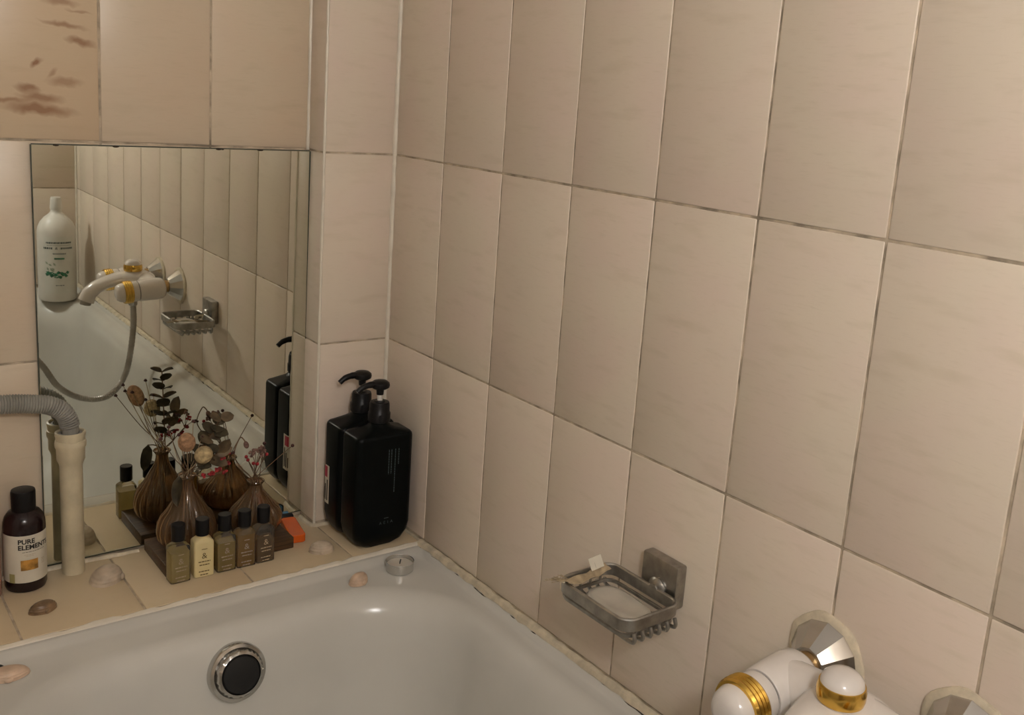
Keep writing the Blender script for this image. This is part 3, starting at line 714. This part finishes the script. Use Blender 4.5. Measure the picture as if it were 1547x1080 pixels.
BT = LZ + .018
VA = Vector((-.3300, -.0085, BT)); VB = Vector((-.2245, -.0065, BT))
vase(tuple(VA), .1115, 'tall amber glass vase with pleated base, on the wooden board', .0405, .0095)
vase(tuple(VB), .0820, 'squat amber glass vase with pleated base, on the wooden board', .0390, .0095)

# ------------------------------------------------------------------ dried flowers (each stem is a thing of its own)
def stem_pts(v, h, tip, k, bend=.0):
    """from inside the vase, through its mouth, to the tip"""
    a = random.uniform(0, 6.28); base = v + Vector((.008 * math.cos(a), .008 * math.sin(a), .012)); mouth = v + Vector((.005 * math.cos(k * 2.4), .005 * math.sin(k * 2.4), h - .002)); tip = Vector(tip)
    mid = mouth.lerp(tip, .5) + Vector((0, 0, bend))
    return catmull([base, base.lerp(mouth, .6), mouth, mid, tip], 6)
def loc_of(pts): return Vector(pts[0])
def flower(name, label, pts, r, mt, group=None):
    t = thing(name, label, 'dried flower', pts[0], 0, group); o = loc_of(pts)
    obj('stem', moved(tube(pts, r, 6), -o), mt, t); return t, o
# eucalyptus
pts = stem_pts(VA, .1115, (-.3070, -.080, .815), 0, .006)
euc, o = flower('eucalyptus_branch', 'dark dried eucalyptus branch with round paired leaves in the tall vase', pts, .0010, M_STEMBR)
n = len(pts)
for k in range(8):
    p = Vector(pts[n - 1 - k]) if k == 0 else Vector(pts[-1]).lerp(Vector(pts[12]), k / 9.0)
    dirv = (Vector(pts[-1]) - Vector(pts[12])).normalized()
    for s in (-1, 1):
        a = k * 1.25; side = Vector((math.cos(a), math.sin(a), 0)); side = (side - dirv * side.dot(dirv)).normalized() * s
        d = (side + dirv * .35).normalized(); L = .0185 + .0010 * k if k < 5 else .021
        obj('leaf', moved(leaf_geo(p, d, dirv, L, L * .95), -o), M_EUC if k % 3 else M_EUC2, euc)
# broad leaves low in the bouquet
pts = stem_pts(VA, .1115, (-.299, -.048, .752), 1)
bl, o = flower('dried_leaf_sprig', 'grey brown dried sprig of broad leaves in the tall vase', pts, .0009, M_STEMBR)
for k, (dx, dy, dz, L) in enumerate(((.3, -.4, .6, .030), (.9, -.1, .3, .026), (-.2, -.6, .3, .024), (.6, -.5, -.2, .028), (.5, .3, .8, .022))):
    p = Vector(pts[-1 - k]); obj('leaf', moved(leaf_geo(p, (dx, dy, dz), (.2, -.8, .5), L, L * .62), -o), M_EUC2, bl)
pts = stem_pts(VA, .1115, (-.3465, -.022, .716), 2, .004)
bl, o = flower('dried_leaf_sprig', 'single dark drooping leaf beside the tall vase neck', pts, .0009, M_STEMBR)
obj('leaf', moved(leaf_geo(pts[-1], (-.12, -.1, -1), (-.3, 1, 0), .045, .017), -o), M_EUC, bl)
# bunny tails
for k, (tip, mt, L, rr_, lb) in enumerate((((-.3495, -.0655, .7790), M_BUNPINK, .0185, .0120, 'salmon bunny tail grass head in the tall vase'), ((-.3270, -.0640, .7570), M_BUNBEI, .0145, .0125, 'pale beige bunny tail grass head in the tall vase'))):
    pts = stem_pts(VA, .1115, tip, 3 + k); t, o = flower('bunny_tail_grass', lb, pts, .0007, M_STRAW)
    d = (Vector(pts[-1]) - Vector(pts[-4])).normalized()
    obj('flower_head', moved(ball(Vector(pts[-1]) + d * L * .3, rr_, rr_, L, 14, 10, d=d), -o), mt, t)
# small dark buttons on thin stalks
dots = [(-.3833, -.060, .7902), (-.3724, -.060, .8059), (-.3706, -.056, .7971), (-.3588, -.060, .7923), (-.3518, -.062, .7859), (-.3387, -.060, .8093), (-.3398, -.056, .7788), (-.3266, -.060, .7837), (-.3287, -.045, .7419)]
for k, tip in enumerate(dots):
    pts = stem_pts(VA, .1115, tip, k, -.004); t, o = flower('button_flower', 'tiny dark button flower on a thin stalk in the tall vase', pts, .00055, M_STRAW if k % 2 else M_STEMBR, 'button flowers in the tall vase')
    obj('flower_head', moved(merge(ball(pts[-1], .0030, .0030, .0018, 10, 5), ball(Vector(pts[-1]) + Vector((0, 0, .0015)), .0020, .0020, .0014, 8, 4)), -o), M_BERRY, t)
# red statice
rr = random.Random(21)
def cluster(pts_root, heads, name, label, mt_stem, heads_mat, r, spread, branch_r=.0005, group=None, petals=3):
    t, o = flower(name, label, pts_root, .0007, mt_stem, group)
    node = Vector(pts_root[-1])
    for hsp in heads:
        hsp = Vector(hsp); obj('twig', moved(tube([tuple(node), tuple(node.lerp(hsp, .5) + Vector((0, 0, .002))), tuple(hsp)], branch_r, 5), -o), mt_stem, t)
        g = merge(*[ball(hsp + Vector([rr.uniform(-spread, spread) for _ in range(3)]), r * rr.uniform(.6, 1.1), r * .8, r * .7, 7, 4) for _ in range(petals)])
        mt = heads_mat[rr.randrange(len(heads_mat))]
        obj('flower_head', moved(g, -o), mt, t)
    return t
pts = stem_pts(VA, .1115, (-.303, -.036, .712), 5)
cluster(pts, [(-.3182, -.045, .7196), (-.3110, -.046, .7185), (-.3047, -.045, .7196), (-.2985, -.044, .7235), (-.2943, -.045, .7265), (-.2879, -.045, .7185), (-.281, -.040, .7300)], 'red_statice_sprig', 'red dried statice sprig leaning out of the tall vase', M_STEMBR, [M_REDFLO], .0030, .0022, petals=4)
pts = stem_pts(VA, .1115, (-.288, -.028, .735), 6)
cluster(pts, [(-.296, -.036, .752), (-.285, -.030, .757), (-.279, -.036, .746), (-.270, -.030, .741), (-.290, -.045, .741)], 'dried_blossom_sprig', 'dusty brown blossom sprig rising from the tall vase', M_STEMBR, [M_GREYFLO, M_REDFLO, M_BERRY], .0028, .003, petals=5)
# squat vase
pts = stem_pts(VB, .0820, (-.2330, -.028, .712), 1)
cluster(pts, [(-.2348, -.0444, .7440), (-.2400, -.040, .7420), (-.2290, -.042, .7440), (-.2321, -.046, .7380), (-.2454, -.040, .739), (-.2260, -.040, .7370)], 'dried_blossom_sprig', 'dusty pink blossom cluster above the squat vase', M_STEMBR, [M_GREYFLO], .0030, .0034, petals=6)
for k, tip in enumerate([(-.2240, -.0363, .7504), (-.2216, -.040, .7339), (-.2534, -.040, .7352), (-.2421, -.040, .7227), (-.2369, -.042, .7218), (-.2500, -.038, .7290), (-.1760, -.030, .7369)]):
    pts = stem_pts(VB, .0820, tip, k, .002); t, o = flower('berry_stalk', 'dark red berry on a thin stalk in the squat vase' if k < 6 else 'single dark berry on a long stalk bending towards the black pump bottles', pts, .0006, M_STEMBR, 'berry stalks in the squat vase' if k < 6 else None)
    obj('berry', moved(ball(pts[-1], .0028, .0028, .0027, 10, 6), -o), M_BERRY if k in (0, 6) else M_REDFLO, t)
base = VB + Vector((-.004, 0, .015))
pts = catmull([base, VB + Vector((-.005, -.003, .080)), (-.2540, -.020, .712), (-.2680, -.030, .7380), (-.2600, -.030, .7621), (-.2535, -.030, .7590), (-.2497, -.030, .7501)], 6)
t, o = flower('nodding_seedhead', 'nodding dried seedhead on a hooked stalk in the squat vase', pts, .0009, M_STEMBR)
obj('seed_head', moved(ball(pts[-1], .0040, .0040, .0060, 10, 6, d=(.3, 0, -1)), -o), M_GREYFLO, t)

# ------------------------------------------------------------------ lighter
li = thing('lighter', 'orange plastic lighter lying between the wooden board and the pilaster', 'lighter', (-.1615, .0005, LZ), R(-10))
obj('body', rbody([(.0108, .035, .005, 0), (.0118, .036, .0055, .0012), (.0118, .036, .0055, .0118), (.0106, .0348, .005, .0130)], 5), M_ORANGE, li).location = (0, -.012, 0)
obj('metal_hood', box(-.0108, .0108, .0243, .0370, .0008, .0150, .0025, 2), M_BLACKCAP, li)
obj('thumb_button', box(-.0045, .0045, .0350, .0420, .006, .0165, .0015, 2), M_BLUEPL, li)
obj('spark_wheel', along(lathe([(.0042, -.003), (.0042, .003)], 16), (-.007, .0385, .0105), d=(1, 0, 0)), M_STEEL, li)

# ------------------------------------------------------------------ shells and tea light
def shell(name, loc, wx, wy, h, rz, mt, label, ribs=14, cat='seashell', ribamp=.03):
    V = []; F = []; nu, nv = 48, 22
    for k in range(nv + 1):
        t = k / nv; ph = t * math.pi / 2
        for i in range(nu):
            a = 2 * math.pi * i / nu; fan = 1 + ribamp * math.cos(ribs * a) * math.cos(ph) ** .5 * (1 if math.sin(a) > -.6 else 0)
            narrow = 1 - .22 * max(0, -math.sin(a)) ** 2
            rr_ = math.cos(ph) ** .85 * (1 + .018 * (1 if k % 4 < 2 else -1)) if k < nv else 0.001
            V.append((wx * rr_ * math.cos(a) * fan * narrow, wy * (rr_ * math.sin(a) * fan - .25 * t), h * math.sin(ph)))
    for k in range(nv):
        for i in range(nu):
            j = (i + 1) % nu; F.append((k * nu + i, k * nu + j, (k + 1) * nu + j, (k + 1) * nu + i))
    F.append(tuple(range(nu - 1, -1, -1))); F.append(tuple(range(nv * nu, (nv + 1) * nu)))
    o = thing(name, label, cat, loc, rz)
    obj('shell', (V, F), mt, o, ang=70)
    obj('hinge', ball((0, -wy * 1.02, h * .22), wx * .22, wy * .14, h * .25, 10, 6), mt, o)
    return o
shell('seashell', (-.4480, -.0230, LZ), .0255, .0215, .0195, R(60), M_SHELL, 'large pale cockle shell on the ledge beside the standpipe', 20, ribamp=.012)
shell('seashell', (-.5385, -.0690, LZ), .0180, .0125, .0135, R(15), M_SHELLBR, 'small brown shell on the ledge in front of the brown bottle', 12, ribamp=.01)
shell('seashell', (-.6015, -.1900, RZ + .0005), .0235, .0150, .0125, R(-5), M_SHELLPINK, 'peach shell on the tub rim below the brown bottle', 18, ribamp=.012)
shell('seashell', (-.1515, -.0895, LZ), .0190, .0140, .0175, R(-20), M_SHELL, 'cream shell on the ledge between board and black pump bottle', 16, ribamp=.014)
shell('seashell', (-.1400, -.1905, RZ + .0005), .0160, .0120, .0160, R(20), M_SHELLPINK, 'small peach shell on the tub rim beside the tea light', 14, ribamp=.014)
tl = thing('tea_light', 'tea light in a thin metal cup on the tub rim corner', 'candle', (-.0680, -.1860, RZ + .0005))
obj('cup', lathe([(.0195, 0), (.0208, .001), (.0212, .0148), (.0217, .0154), (.0214, .0158), (.0206, .0150), (.0202, .003), (.001, .0025)], 44, fn=lambda t, r, z: r * (1 + .004 * math.sin(44 * t))), M_ALU, tl)
obj('wax', lathe([(.0200, .003), (.0200, .0100), (.0180, .0104), (.001, .0102)], 36), M_WAX, tl)
obj('wick', tube([(0, 0, .010), (.0004, 0, .0135), (.0016, 0, .0172)], .0008, 6), M_INK, tl)
V, F = tube([(.0095 * math.cos(t), .0095 * math.sin(t), .0016) for t in [2 * math.pi * i / 24 for i in range(25)]], .0016, 8)
tag(obj('hair_tie', (V, F), M_HAIRTIE, loc=(-.6125, -.1720, RZ + .0008)), 'small dark ring lying on the tub rim beside the peach shell', 'hair tie')

# ------------------------------------------------------------------ added lamp, out of view, there to light the scene
lamp = thing('added_wall_lamp', 'added out-of-view wall lamp with a glowing white globe on the wall behind the tub end', 'lamp', (LAMP_POS[0], YF, LAMP_POS[2]))
obj('base', along(lathe([(.055, .001), (.055, .012), (.045, .020), (.001, .020)], 32), (0, 0, -.10), d=(0, 1, 0)), M_CHROME, lamp)
gy = LAMP_POS[1] - YF
obj('arm', tube(catmull([(0, .015, -.10), (0, gy * .6, -.115), (0, gy, -.10), (0, gy, -.066)], 6), .008, 14), M_CHROME, lamp)
obj('globe', ball((0, gy, 0), .07, nu=28, nv=18), em_mat('lamp_glow', LAMP_COL, LAMP_E), lamp)
